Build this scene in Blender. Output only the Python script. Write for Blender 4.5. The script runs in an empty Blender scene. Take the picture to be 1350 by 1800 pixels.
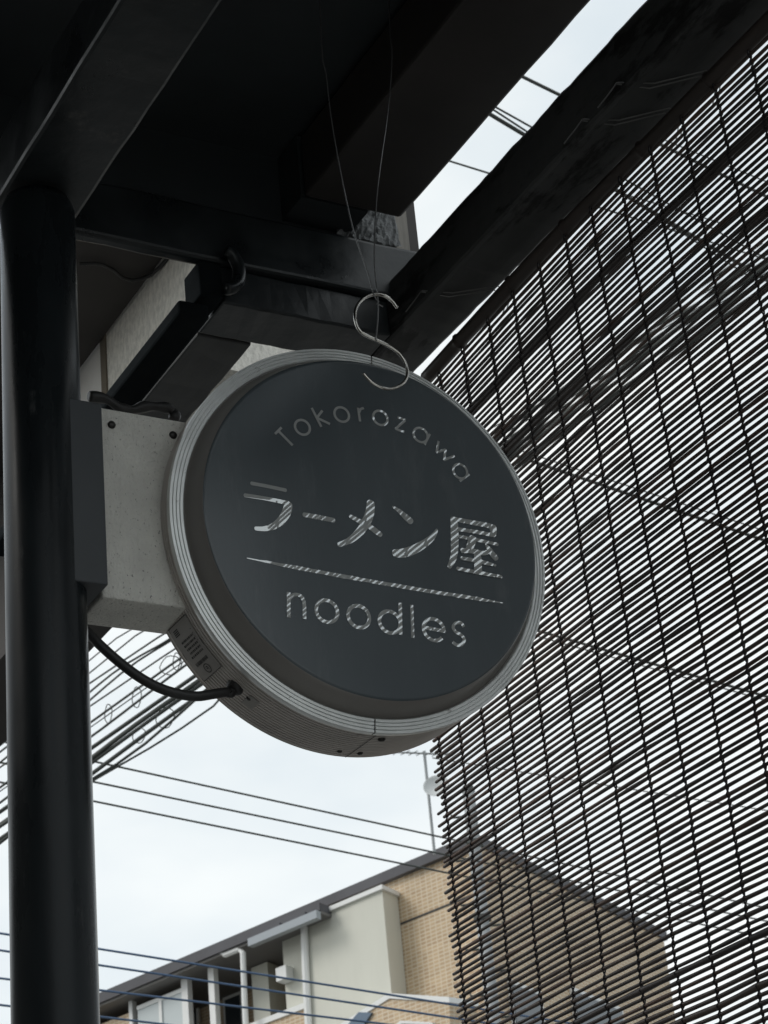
import bpy, bmesh, math, random
from mathutils import Vector, Matrix
random.seed(7)
R_ = math.radians
scene = bpy.context.scene
col = scene.collection

# ------------------------------------------------------------------ camera
# World: X runs along the sign and the cross beam, Y along the blind (away from camera), Z up.
F_PX = 3971.79
CX, CY = 675.0, 900.0
RIGHT = Vector((0.88067132, -0.46561197, -0.08731279))
UP = Vector((-0.1409839, -0.43356108, 0.89002715))
FWD = Vector((0.45226272, 0.77151168, 0.4474686))
CAM = Vector((0.0, 0.0, 1.6))
cam_data = bpy.data.cameras.new('camera')
cam = bpy.data.objects.new('camera', cam_data)
col.objects.link(cam)
m = Matrix.Identity(4)
for i in range(3):
    m[i][0], m[i][1], m[i][2], m[i][3] = RIGHT[i], UP[i], -FWD[i], CAM[i]
cam.matrix_world = m
cam_data.sensor_fit = 'VERTICAL'
cam_data.sensor_height = 36.0
cam_data.sensor_width = 27.0
cam_data.lens = F_PX / 1800.0 * 36.0
cam_data.clip_start = 0.05
cam_data.clip_end = 2000.0
cam_data.dof.use_dof = True
cam_data.dof.focus_distance = 2.95
cam_data.dof.aperture_fstop = 30.0
scene.camera = cam

# ------------------------------------------------------------------ world, sun, exposure
world = bpy.data.worlds.new('World')
scene.world = world
world.use_nodes = True
wn = world.node_tree
wn.nodes.clear()
SUN_EL, SUN_AZ = R_(40), R_(-78)      # azimuth measured from +Y towards +X
out = wn.nodes.new('ShaderNodeOutputWorld')
bg = wn.nodes.new('ShaderNodeBackground')
sky = wn.nodes.new('ShaderNodeTexSky')
sky.sky_type = 'NISHITA'
sky.sun_disc = False
sky.sun_elevation = SUN_EL
sky.sun_rotation = SUN_AZ
sky.air_density = 1.0
sky.dust_density = 3.0
tc = wn.nodes.new('ShaderNodeTexCoord')
mp = wn.nodes.new('ShaderNodeMapping'); mp.inputs['Scale'].default_value = (1.0, 1.0, 2.2)
nz = wn.nodes.new('ShaderNodeTexNoise'); nz.inputs['Scale'].default_value = 3.2
nz.inputs['Detail'].default_value = 5.0; nz.inputs['Roughness'].default_value = 0.5
rp = wn.nodes.new('ShaderNodeValToRGB')
rp.color_ramp.elements[0].position = 0.30; rp.color_ramp.elements[0].color = (7.6, 8.7, 9.4, 1)
rp.color_ramp.elements[1].position = 0.66; rp.color_ramp.elements[1].color = (12.4, 12.6, 12.2, 1)
mx = wn.nodes.new('ShaderNodeMix'); mx.data_type = 'RGBA'
mx.inputs[0].default_value = 0.80
wn.links.new(tc.outputs['Generated'], mp.inputs['Vector'])
wn.links.new(mp.outputs['Vector'], nz.inputs['Vector'])
wn.links.new(nz.outputs['Fac'], rp.inputs['Fac'])
wn.links.new(sky.outputs['Color'], mx.inputs[6])
wn.links.new(rp.outputs['Color'], mx.inputs[7])
wn.links.new(mx.outputs[2], bg.inputs['Color'])
bg.inputs['Strength'].default_value = 0.1
wn.links.new(bg.outputs['Background'], out.inputs['Surface'])

sun_data = bpy.data.lights.new('sun', 'SUN')
sun_data.energy = 1.2
sun_data.angle = R_(25)
sun_data.color = (1.0, 0.97, 0.92)
sun = bpy.data.objects.new('sun', sun_data)
col.objects.link(sun)
sd = Vector((math.sin(SUN_AZ) * math.cos(SUN_EL), math.cos(SUN_AZ) * math.cos(SUN_EL), math.sin(SUN_EL)))
sun.rotation_euler = (-sd).to_track_quat('-Z', 'Y').to_euler()
sun.location = sd * 30

scene.render.engine = 'CYCLES'
scene.view_settings.view_transform = 'Standard'
scene.view_settings.look = 'None'
scene.view_settings.gamma = 1.0
scene.view_settings.exposure = 0.0
scene.view_settings.use_curve_mapping = False

# ------------------------------------------------------------------ pixel helpers
def ray(x, y):
    d = RIGHT * (x - CX) + UP * (CY - y) + FWD * F_PX
    return d.normalized()
def on_axis(x, y, ax, val):
    d = ray(x, y)
    return CAM + d * ((val - CAM[ax]) / d[ax])
def on_plane(x, y, p, n):
    d = ray(x, y)
    return CAM + d * ((p - CAM).dot(n) / d.dot(n))
def at_dist(x, y, t):
    return CAM + ray(x, y) * t

# ------------------------------------------------------------------ materials
def mat(name, color, rough=0.6, metal=0.0, var=0.0, var_scale=20.0, bump=0.0, bump_scale=60.0,
        color2=None, stretch=(1, 1, 1), spec=0.5, coat=0.0, patch=None, rough_var=0.0):
    """Principled material; noise mixes color with color2; patch=(color, scale, low, high) lays worn patches."""
    mt = bpy.data.materials.new(name)
    mt.use_nodes = True
    nt = mt.node_tree
    b = nt.nodes['Principled BSDF']
    b.inputs['Roughness'].default_value = rough
    b.inputs['Metallic'].default_value = metal
    b.inputs['Specular IOR Level'].default_value = spec
    b.inputs['Coat Weight'].default_value = coat
    t = nt.nodes.new('ShaderNodeTexCoord')
    mpn = nt.nodes.new('ShaderNodeMapping'); mpn.inputs['Scale'].default_value = stretch
    nt.links.new(t.outputs['Object'], mpn.inputs['Vector'])
    c = color
    if color2 is None:
        color2 = tuple(max(0, v * (1 - var)) for v in color)
    n1 = nt.nodes.new('ShaderNodeTexNoise'); n1.inputs['Scale'].default_value = var_scale
    n1.inputs['Detail'].default_value = 6; n1.inputs['Roughness'].default_value = 0.6
    nt.links.new(mpn.outputs['Vector'], n1.inputs['Vector'])
    r = nt.nodes.new('ShaderNodeValToRGB')
    r.color_ramp.elements[0].position = 0.35; r.color_ramp.elements[0].color = (*color2, 1)
    r.color_ramp.elements[1].position = 0.65; r.color_ramp.elements[1].color = (*c, 1)
    nt.links.new(n1.outputs['Fac'], r.inputs['Fac'])
    colour_out = r.outputs['Color']
    if patch:
        pc, ps, lo, hi = patch
        n3 = nt.nodes.new('ShaderNodeTexNoise'); n3.inputs['Scale'].default_value = ps
        n3.inputs['Detail'].default_value = 8; n3.inputs['Roughness'].default_value = 0.7
        nt.links.new(mpn.outputs['Vector'], n3.inputs['Vector'])
        r3 = nt.nodes.new('ShaderNodeMapRange')
        r3.inputs['From Min'].default_value = lo; r3.inputs['From Max'].default_value = hi
        nt.links.new(n3.outputs['Fac'], r3.inputs['Value'])
        mxn = nt.nodes.new('ShaderNodeMix'); mxn.data_type = 'RGBA'
        nt.links.new(r3.outputs['Result'], mxn.inputs[0])
        nt.links.new(colour_out, mxn.inputs[6])
        mxn.inputs[7].default_value = (*pc, 1)
        colour_out = mxn.outputs[2]
    nt.links.new(colour_out, b.inputs['Base Color'])
    if rough_var > 0:
        mr = nt.nodes.new('ShaderNodeMapRange')
        mr.inputs['From Min'].default_value = 0.3; mr.inputs['From Max'].default_value = 0.7
        mr.inputs['To Min'].default_value = rough - rough_var; mr.inputs['To Max'].default_value = rough + rough_var
        nt.links.new(n1.outputs['Fac'], mr.inputs['Value'])
        nt.links.new(mr.outputs['Result'], b.inputs['Roughness'])
    if bump > 0:
        n2 = nt.nodes.new('ShaderNodeTexNoise'); n2.inputs['Scale'].default_value = bump_scale
        n2.inputs['Detail'].default_value = 6
        nt.links.new(mpn.outputs['Vector'], n2.inputs['Vector'])
        bp = nt.nodes.new('ShaderNodeBump'); bp.inputs['Strength'].default_value = bump
        bp.inputs['Distance'].default_value = 0.004
        nt.links.new(n2.outputs['Fac'], bp.inputs['Height'])
        nt.links.new(bp.outputs['Normal'], b.inputs['Normal'])
    return mt

M = {}
M['steel_black'] = mat('black_painted_steel', (0.017, 0.0215, 0.024), 0.38, 0, 0.4, 9, 0.30, 30, rough_var=0.14,
                       patch=((0.045, 0.046, 0.044), 14, 0.62, 0.70))
M['post_black'] = mat('black_gloss_post_paint', (0.015, 0.019, 0.0215), 0.30, 0, 0.4, 12, 0.20, 22, stretch=(1, 1, 0.25), spec=0.2,
                      patch=((0.085, 0.088, 0.088), 22, 0.62, 0.74), rough_var=0.12)
M['beam_peel'] = mat('peeling_dark_timber', (0.060, 0.062, 0.062), 0.6, 0, 0.5, 7, 0.5, 26, stretch=(1, 0.3, 1),
                     patch=((0.007, 0.007, 0.007), 9, 0.50, 0.55))
M['rail_black'] = mat('flat_black_rail', (0.014, 0.017, 0.019), 0.9, 0, 0.3, 14, 0.15, 30, spec=0.02)
M['fascia'] = mat('dark_brown_fascia', (0.036, 0.031, 0.029), 0.6, 0, 0.3, 6, 0.1, 20)
M['ceiling'] = mat('black_ceiling_board', (0.026, 0.032, 0.035), 0.6, 0, 0.3, 4, 0.1, 20)
M['mortar'] = mat('rough_grey_mortar', (0.17, 0.178, 0.182), 0.6, 0, 0.4, 90, 0.9, 120)
M['pale_post'] = mat('weathered_pale_timber', (0.30, 0.28, 0.25), 0.7, 0, 0.4, 12, 0.4, 30, stretch=(3, 3, 0.4))
M['wall_rough'] = mat('rough_cement_render', (0.84, 0.81, 0.74), 0.9, 0, 0.28, 90, 0.9, 110, stretch=(1, 1, 0.6))
M['wall_smooth'] = mat('smooth_cement_board', (0.80, 0.78, 0.75), 0.85, 0, 0.1, 8, 0.1, 40)
M['wall_joint'] = mat('brown_sealant', (0.18, 0.15, 0.11), 0.8, 0, 0.3, 20, 0.3, 40)
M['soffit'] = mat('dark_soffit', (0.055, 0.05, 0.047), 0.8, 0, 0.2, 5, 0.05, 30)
M['box_beige'] = mat('stippled_beige_paint', (0.76, 0.745, 0.69), 0.62, 0, 0.0, 30, 0.9, 260, color2=(0.66, 0.645, 0.60),
                     patch=((0.20, 0.19, 0.17), 210, 0.59, 0.66), stretch=(1, 1, 0.7))
M['aluminium'] = mat('satin_aluminium', (0.84, 0.86, 0.85), 0.40, 0.45, 0.15, 14, 0.05, 40, patch=((0.22, 0.21, 0.20), 34, 0.64, 0.74))
M['drum'] = mat('ribbed_grey_aluminium', (0.60, 0.555, 0.52), 0.45, 0.2, 0.25, 10, 0.06, 60)
M['groove'] = mat('groove_grime', (0.05, 0.05, 0.048), 0.8)
M['navy'] = mat('navy_sign_film', (0.074, 0.090, 0.100), 0.21, 0, 0.16, 5, 0.03, 240, stretch=(1, 1, 0.25), rough_var=0.06,
                patch=((0.105, 0.118, 0.124), 22, 0.55, 0.78))
M['acrylic'] = mat('grey_acrylic_side', (0.27, 0.255, 0.24), 0.30, 0, 0.12, 8, 0.02, 30)
M['letter'] = mat('mirror_letter_film', (0.68, 0.70, 0.69), 0.008, 0.48, 0.05, 6, 0.004, 9)
M['rubber'] = mat('black_rubber', (0.022, 0.022, 0.022), 0.5, 0, 0.2, 30, 0.1, 60)
M['screw'] = mat('dark_screw', (0.05, 0.048, 0.045), 0.4, 0.7, 0.3, 80, 0.2, 200)
M['bracket'] = mat('grey_black_bracket', (0.05, 0.056, 0.062), 0.5, 0, 0.15, 6, 0.05, 50)
M['plate'] = mat('grey_rating_plate', (0.33, 0.31, 0.29), 0.5, 0.1, 0.05, 20)
M['ink'] = mat('dark_ink', (0.035, 0.033, 0.032), 0.6)
M['hook'] = mat('polished_steel', (0.62, 0.60, 0.56), 0.16, 1.0, 0.1, 30, 0.03, 80)
M['wire'] = mat('thin_steel_wire', (0.22, 0.22, 0.22), 0.35, 0.8)
M['slats'] = [mat('bamboo_%d' % i, c, 0.5, 0, 0.45, 16, 0.25, 50, stretch=(1, 0.15, 1)) for i, c in enumerate(
    [(0.080, 0.058, 0.048), (0.060, 0.046, 0.040), (0.105, 0.064, 0.048), (0.070, 0.054, 0.048), (0.050, 0.040, 0.037)])]
M['cord'] = mat('dark_cord', (0.020, 0.017, 0.019), 0.8, 0, 0.3, 200)
M['cable'] = mat('overhead_cable_black', (0.055, 0.062, 0.057), 0.6)
M['cable_blue'] = mat('overhead_cable_blue', (0.06, 0.11, 0.20), 0.5)
M['asphalt'] = mat('asphalt', (0.17, 0.17, 0.165), 0.9, 0, 0.3, 3, 0.4, 90)
M['paving'] = mat('concrete_paving', (0.46, 0.45, 0.43), 0.85, 0, 0.2, 4, 0.3, 60)
M['light_blocking_wall'] = mat('plain_blocking_wall', (0.15, 0.14, 0.125), 0.8, 0, 0.3, 3, 0.2, 20)
M['cream'] = mat('cream_render', (0.64, 0.64, 0.57), 0.85, 0, 0.12, 0.9, 0.1, 20, stretch=(1, 1, 0.3))
M['white_trim'] = mat('white_trim', (0.74, 0.75, 0.74), 0.6)
M['grey_roof'] = mat('dark_grey_roofing', (0.075, 0.075, 0.085), 0.6, 0, 0.2, 1.5)
M['gutter'] = mat('grey_gutter', (0.32, 0.35, 0.38), 0.45)
M['dark_soffit'] = mat('grey_eave_soffit', (0.16, 0.155, 0.15), 0.8)
M['frosted'] = mat('frosted_screen', (0.52, 0.57, 0.58), 0.35, 0, 0.06, 0.8)
M['window_glass'] = mat('dark_window_glass', (0.04, 0.05, 0.06), 0.08, 0, 0.1, 1, spec=0.8)
M['blue_glass'] = mat('blue_window_glass', (0.12, 0.17, 0.24), 0.15, 0, 0.1, 1)
M['pole_grey'] = mat('galvanised_pole', (0.33, 0.35, 0.36), 0.55, 0.2, 0.2, 3)
M['dish'] = mat('pale_dish', (0.55, 0.57, 0.57), 0.5)

def tile_mat(name, c1, c2, mortar):
    mt = bpy.data.materials.new(name); mt.use_nodes = True
    nt = mt.node_tree; b = nt.nodes['Principled BSDF']
    t = nt.nodes.new('ShaderNodeTexCoord')
    br = nt.nodes.new('ShaderNodeTexBrick')
    br.inputs['Scale'].default_value = 1.0
    br.inputs['Brick Width'].default_value = 0.105
    br.inputs['Row Height'].default_value = 0.052
    br.inputs['Mortar Size'].default_value = 0.008
    br.inputs['Bias'].default_value = 0.0
    br.offset = 0.0
    br.inputs['Color1'].default_value = (*c1, 1); br.inputs['Color2'].default_value = (*c2, 1)
    br.inputs['Mortar'].default_value = (*mortar, 1)
    nt.links.new(t.outputs['UV'], br.inputs['Vector'])
    n = nt.nodes.new('ShaderNodeTexNoise'); n.inputs['Scale'].default_value = 2.2; n.inputs['Detail'].default_value = 7
    nt.links.new(t.outputs['UV'], n.inputs['Vector'])
    mr = nt.nodes.new('ShaderNodeMapRange'); mr.inputs['To Min'].default_value = 0.8; mr.inputs['To Max'].default_value = 1.2
    nt.links.new(n.outputs['Fac'], mr.inputs['Value'])
    mm = nt.nodes.new('ShaderNodeMix'); mm.data_type = 'RGBA'; mm.blend_type = 'MULTIPLY'; mm.inputs[0].default_value = 1
    nt.links.new(br.outputs['Color'], mm.inputs[6]); nt.links.new(mr.outputs['Result'], mm.inputs[7])
    nt.links.new(mm.outputs[2], b.inputs['Base Color'])
    bp = nt.nodes.new('ShaderNodeBump'); bp.inputs['Distance'].default_value = 0.004; bp.invert = True
    nt.links.new(br.outputs['Fac'], bp.inputs['Height']); nt.links.new(bp.outputs['Normal'], b.inputs['Normal'])
    b.inputs['Roughness'].default_value = 0.6
    return mt
M['tile'] = tile_mat('tan_tile', (0.54, 0.40, 0.255), (0.43, 0.30, 0.185), (0.62, 0.54, 0.41))
M['tile2'] = tile_mat('pinkish_tile', (0.40, 0.30, 0.22), (0.36, 0.26, 0.185), (0.42, 0.35, 0.27))

# ------------------------------------------------------------------ object helpers
def link(o, parent=None):
    col.objects.link(o)
    if parent is not None:
        o.parent = parent
    return o
def tag(o, label, cat, group=None):
    o['label'] = label; o['category'] = cat
    if group: o['group'] = group
    return o
def empty(name, loc=(0, 0, 0)):
    o = bpy.data.objects.new(name, None); o.location = loc; o.empty_display_size = 0.1
    return link(o)
def mesh_obj(name, verts, faces, material, parent=None, smooth=False, origin=None):
    """verts in WORLD coordinates; stored relative to parent/origin."""
    org = Vector(origin) if origin is not None else Vector((0, 0, 0))
    me = bpy.data.meshes.new(name)
    base = org
    if parent is not None:
        chain, p = Vector((0, 0, 0)), parent
        while p is not None:
            chain += p.location; p = p.parent
        base = chain + org
    me.from_pydata([tuple(Vector(v) - base) for v in verts], [], faces)
    me.materials.append(material)
    me.update()
    bm = bmesh.new(); bm.from_mesh(me); bmesh.ops.recalc_face_normals(bm, faces=bm.faces); bm.to_mesh(me); bm.free()
    if smooth:
        for p in me.polygons: p.use_smooth = True
    o = bpy.data.objects.new(name, me)
    o.location = org
    return link(o, parent)
class MB:
    def __init__(s): s.v = []; s.f = []
    def add(s, v, f):
        k = len(s.v); s.v += [Vector(a) for a in v]; s.f += [[i + k for i in q] for q in f]; return s
    def box(s, x0, x1, y0, y1, z0, z1):
        return s.add([(x, y, z) for z in (z0, z1) for y in (y0, y1) for x in (x0, x1)],
                     [(0, 2, 3, 1), (4, 5, 7, 6), (0, 1, 5, 4), (2, 6, 7, 3), (0, 4, 6, 2), (1, 3, 7, 5)])
    def tube(s, pts, r, n=8, cap=True, closed=False):
        pts = [Vector(p) for p in pts]; N = len(pts)
        rs = r if isinstance(r, (list, tuple)) else [r] * N
        v = []; f = []; prev = None
        for i, p in enumerate(pts):
            if closed: t = pts[(i + 1) % N] - pts[i - 1]
            else: t = pts[min(i + 1, N - 1)] - pts[max(i - 1, 0)]
            t.normalize()
            if prev is None:
                a = Vector((0, 0, 1)) if abs(t.z) < 0.9 else Vector((1, 0, 0))
                u = t.cross(a).normalized()
            else:
                u = (prev - t * prev.dot(t)).normalized()
            prev = u; w = t.cross(u)
            for k in range(n):
                an = 2 * math.pi * k / n
                v.append(p + (u * math.cos(an) + w * math.sin(an)) * rs[i])
        rng = N if closed else N - 1
        for i in range(rng):
            j = (i + 1) % N
            for k in range(n):
                f.append((i * n + k, i * n + (k + 1) % n, j * n + (k + 1) % n, j * n + k))
        if cap and not closed:
            f.append(tuple(range(n))[::-1]); f.append(tuple((N - 1) * n + k for k in range(n)))
        return s.add(v, f)
    def prism(s, poly, ext):
        """poly: list of world points, ext: extrusion vector"""
        n = len(poly); ext = Vector(ext)
        v = [Vector(p) for p in poly] + [Vector(p) + ext for p in poly]
        f = [tuple(range(n)), tuple(range(2 * n - 1, n - 1, -1))]
        f += [(i, (i + 1) % n, n + (i + 1) % n, n + i) for i in range(n)]
        return s.add(v, f)
    def lathe(s, prof, c, u, w, nrm, seg=96, a0=0.0, a1=2 * math.pi):
        """prof: list of (radius, height along nrm)"""
        full = abs(a1 - a0 - 2 * math.pi) < 1e-6
        cnt = seg if full else seg + 1
        v = []
        for i in range(cnt):
            a = a0 + (a1 - a0) * i / seg
            d = u * math.cos(a) + w * math.sin(a)
            for (r, h) in prof: v.append(c + d * r + nrm * h)
        P = len(prof); f = []
        for i in range(seg):
            j = (i + 1) % cnt
            for k in range(P - 1):
                f.append((i * P + k, i * P + k + 1, j * P + k + 1, j * P + k))
        return s.add(v, f)
    def obj(s, name, material, parent=None, smooth=False, origin=None):
        return mesh_obj(name, s.v, s.f, material, parent, smooth, origin)
def bevel(o, w=0.004, seg=2):
    b = o.modifiers.new('bevel', 'BEVEL'); b.width = w; b.segments = seg; b.limit_method = 'ANGLE'
    return o
def smooth_angle(o, deg=35):
    me = o.data
    for p in me.polygons: p.use_smooth = True
    bm = bmesh.new(); bm.from_mesh(me)
    for e in bm.edges:
        if len(e.link_faces) == 2 and e.calc_face_angle(0) > R_(deg): e.smooth = False
    bm.to_mesh(me); bm.free()
    return o
def smooth_path_early(pts, sub=4):
    out = []; n = len(pts)
    for i in range(n - 1):
        p0, p1, p2, p3 = pts[max(i - 1, 0)], pts[i], pts[i + 1], pts[min(i + 2, n - 1)]
        for k in range(sub):
            t = k / sub
            out.append(0.5 * ((2 * p1) + (p2 - p0) * t + (2 * p0 - 5 * p1 + 4 * p2 - p3) * t * t + (3 * p1 - p0 - 3 * p2 + p3) * t ** 3))
    return out + [pts[-1]]
def subdivided_bar(axis, a0, a1, b0, b1, c0, c1, n, amp, seed):
    """a bar along axis with slightly uneven edges; b,c are the two cross ranges"""
    rnd = random.Random(seed); mb = MB(); v = []; f = []
    for i in range(n + 1):
        a = a0 + (a1 - a0) * i / n
        for (b, c) in ((b0, c0), (b1, c0), (b1, c1), (b0, c1)):
            bb = b + rnd.uniform(-amp, amp); cc = c + rnd.uniform(-amp, amp)
            v.append((a, bb, cc) if axis == 0 else (bb, a, cc))
    for i in range(n):
        for k in range(4):
            f.append((i * 4 + k, i * 4 + (k + 1) % 4, i * 4 + 4 + (k + 1) % 4, i * 4 + 4 + k))
    f.append((3, 2, 1, 0)); f.append(tuple(n * 4 + k for k in range(4)))
    return mb.add(v, f)

# ------------------------------------------------------------------ the setting: ground
g = mesh_obj('ground', [(-600, -600, 0), (600, -600, 0), (600, 600, 0), (-600, 600, 0)], [(0, 1, 2, 3)], M['asphalt'])
g['kind'] = 'structure'
g = MB().box(-3.0, 1.9, -3.5, 3.2, 0.004, 0.13).obj('pavement', M['paving']); g['kind'] = 'structure'

sw = MB().box(-1.0, -0.8, -2.5, 9.0, 0.13, 3.67).obj('light_blocking_wall', M['light_blocking_wall']); tag(sw, 'plain unseen wall added left of the canopy to block sky light', 'wall')  # out of view; added to block the left sky and darken post and beams
# ------------------------------------------------------------------ canopy (post, beams, roof)
canopy = empty('canopy', (0.917, 2.412, 0.13))
tag(canopy, 'black painted steel and timber canopy with round post on which the round sign is fixed', 'canopy')
PX, PY, PR = 0.9165, 2.412, 0.0505
post = MB().lathe([(PR, 0.0), (PR, 1.3), (PR, 2.15), (PR, 2.7), (PR, 3.245), (PR - 0.006, 3.262), (0.0, 3.264)], Vector((PX, PY, 0.13)),
                  Vector((1, 0, 0)), Vector((0, 1, 0)), Vector((0, 0, 1)), 48).obj('post', M['post_black'], canopy, smooth=True)
post['label'] = 'glossy black round steel post with scuffed paint'
MB().tube([(0.972, 2.471, 3.06), (0.972, 2.471, 3.50)], 0.0085, 10).obj('conduit', M['post_black'], canopy, smooth=True)
o = subdivided_bar(1, 1.0, 2.47, 0.868, 0.985, 3.402, 3.50, 30, 0.0008, 2).obj('rafter', M['steel_black'], canopy); bevel(o, 0.006)
# cross beam (upper channel) and the beam below it
o = subdivided_bar(0, 0.55, 1.735, 2.695, 2.722, 3.566, 3.672, 20, 0.001, 3).obj('cross_beam', M['steel_black'], canopy); bevel(o, 0.008, 3)
o = subdivided_bar(0, 1.333, 1.633, 2.707, 2.806, 3.500, 3.566, 14, 0.001, 4).obj('lower_beam', M['steel_black'], canopy); bevel(o, 0.004)
o = subdivided_bar(1, 1.0, 2.83, 1.633, 1.728, 3.500, 3.601, 90, 0.0008, 5).obj('side_beam', M['beam_peel'], canopy); bevel(o, 0.007, 2)
o['label'] = 'dark timber side beam with peeling paint, carrying the bamboo blind'
o = subdivided_bar(1, 1.0, 2.635, 1.455, 1.63, 3.682, 3.80, 24, 0.001, 6).obj('fascia_beam', M['fascia'], canopy); bevel(o, 0.006)
o = MB().box(-1.6, 1.60, 1.0, 2.72, 3.81, 3.86).obj('roof_board', M['ceiling'], canopy)
o = MB().box(-1.6, 1.572, 2.712, 2.76, 3.674, 3.808).obj('header_board', M['ceiling'], canopy)
for xr in (-0.6, 0.1):
    o = subdivided_bar(1, 1.0, 2.69, xr, xr + 0.11, 3.69, 3.80, 12, 0.001, 8).obj('rafter', M['steel_black'], canopy); bevel(o, 0.006)
o = MB().box(-0.79, 1.632, 1.02, 1.12, 3.502, 3.60).obj('cross_beam', M['steel_black'], canopy)
MB().box(1.452, 1.573, 2.64, 2.711, 3.684, 3.805).obj('packing_board', M['ceiling'], canopy)
# mortar packing on the cross beam below the fascia beam
bmv = []; rnd = random.Random(5); nx, ny = 26, 12
for j in range(ny + 1):
    for i in range(nx + 1):
        x = 1.575 + 0.09 * i / nx - 0.03 * (1 - i / nx) * (1 - j / ny); z = 3.674 + 0.115 * j / ny
        y = 2.700 + 0.012 * (j / ny) + rnd.uniform(-0.0035, 0.0035)
        bmv.append((x, y, z))
fc = [(j * (nx + 1) + i, j * (nx + 1) + i + 1, (j + 1) * (nx + 1) + i + 1, (j + 1) * (nx + 1) + i) for j in range(ny) for i in range(nx)]
mmb = MB().add(bmv, fc); mmb.box(1.576, 1.664, 2.735, 2.79, 3.6735, 3.80)
mmb.obj('mortar_packing', M['mortar'], canopy)
o = MB().box(1.666, 1.692, 2.715, 2.76, 3.602, 3.95).obj('pale_upright', M['pale_post'], canopy)
o = MB().box(1.694, 1.716, 2.725, 2.77, 3.602, 3.96).obj('dark_upright', M['fascia'], canopy)
o = MB().box(1.292, 1.331, 2.70, 2.76, 3.501, 3.565).obj('end_plate', M['rail_black'], canopy); bevel(o, 0.003)
# back rail behind the cross beam, soffit plank and pipe elbow
o = MB().box(1.256, 1.308, 2.705, 3.60, 3.462, 3.488).obj('back_rail', M['rail_black'], canopy); bevel(o, 0.005)
o = subdivided_bar(1, 2.812, 3.60, 1.335, 1.432, 3.500, 3.53, 20, 0.0012, 9).obj('soffit_plank', M['beam_peel'], canopy); bevel(o, 0.003)
ep = []
for i in range(13):
    a = R_(80 - i * 14.2)
    ep.append((1.327 + 0.026 * math.cos(a), 2.683, 3.545 + 0.036 * math.sin(a)))
MB().tube(ep, 0.011, 10).obj('pipe_elbow', M['steel_black'], canopy, smooth=True)
cp = [on_axis(x / 3, 400 + y / 3, 1, 2.50) for x, y in ((470, 890), (560, 905), (640, 955), (700, 962), (760, 945), (830, 945), (890, 955), (922, 982), (915, 1015))]
cp = smooth_path_early(cp)
MB().tube(cp, [0.0075 + 0.0012 * math.sin(k * 0.9) for k in range(len(cp))], 10).obj('flexible_conduit', M['rubber'], canopy, smooth=True)

# ------------------------------------------------------------------ neighbouring upper wall with dark soffit
nb = empty('neighbour_upper_wall', (1.62, 4.0, 3.69))
tag(nb, 'pale rendered upper wall with dark soffit board, seen between the post and the sign', 'wall')
MB().box(1.622, 1.80, 3.32, 3.872, 3.78, 4.30).obj('rendered_panel', M['wall_rough'], nb)
MB().box(1.618, 1.80, 3.872, 3.90, 3.78, 4.30).obj('joint_strip', M['wall_joint'], nb)
MB().box(1.624, 1.80, 3.90, 4.32, 3.78, 4.30).obj('smooth_panel', M['wall_smooth'], nb)
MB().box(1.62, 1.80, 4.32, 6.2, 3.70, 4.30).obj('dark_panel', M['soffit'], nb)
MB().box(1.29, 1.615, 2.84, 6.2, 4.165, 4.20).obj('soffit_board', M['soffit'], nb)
cw = [on_axis(x, y, 2, 4.155) for x, y in [(140, 464), (165, 463), (180, 465), (200, 475), (215, 488), (232, 493), (250, 490), (266, 483), (280, 470), (294, 455), (305, 440)]]
c = MB().tube(cw, 0.004, 8).obj('wall_cable', M['rubber'], None, smooth=True)
tag(c, 'thin black cable sagging below the dark soffit board', 'cable')

# ------------------------------------------------------------------ the round sign
SC = Vector((1.343373, 2.350273, 2.922876))
SU = Vector((0.99939083, -0.0348995, 0.0)); SW = Vector((-0.0018265, -0.05230407, 0.99862953)); SN = Vector((-0.03485167, -0.9980212, -0.05233596))
sign = empty('round_sign', tuple(SC)); sign.location = SC
tag(sign, 'round dark sign with silver lettering in a ribbed aluminium drum beside the post', 'sign')
RO, DEPTH, HF, RF = 0.2772, 0.104, 0.033, 0.2432
# drum with ribs
prof = []; nr = 14
for i in range(nr):
    h0 = -0.010 - (DEPTH - 0.012) * i / nr; step = (DEPTH - 0.012) / nr
    prof += [(RO - 0.0045, h0), (RO - 0.0010, h0 - step * 0.10), (RO - 0.0010, h0 - step * 0.68), (RO - 0.0045, h0 - step * 0.78)]
prof += [(RO - 0.001, -DEPTH), (RO - 0.03, -DEPTH - 0.0005), (0.0, -DEPTH - 0.001)]
drum = MB().lathe(prof, SC, SU, SW, SN, 160).obj('drum', M['drum'], sign); smooth_angle(drum, 40)
# rim: flat ring with concentric grooves, split at two joints
prof = [(RO - 0.0008, -0.011), (RO, -0.009), (RO, -0.0012)]
r = RO
for k in range(4):
    prof += [(r - 0.0003, 0.0006 + 0.0006 * k), (r - 0.0035, 0.0012 + 0.0006 * k), (r - 0.0036, -0.0012 + 0.0006 * k), (r - 0.0045, -0.0012 + 0.0006 * k)]
    r -= 0.0047
prof += [(r, 0.0022), (r - 0.0012, -0.004)]
for a0, a1 in ((R_(-90.5), R_(83.6)), (R_(84.0), R_(269.1))):
    rim = MB().lathe(prof, SC, SU, SW, SN, 120, a0, a1).obj('rim', M['aluminium'], sign); smooth_angle(rim, 30)
rin = r - 0.0012
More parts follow.
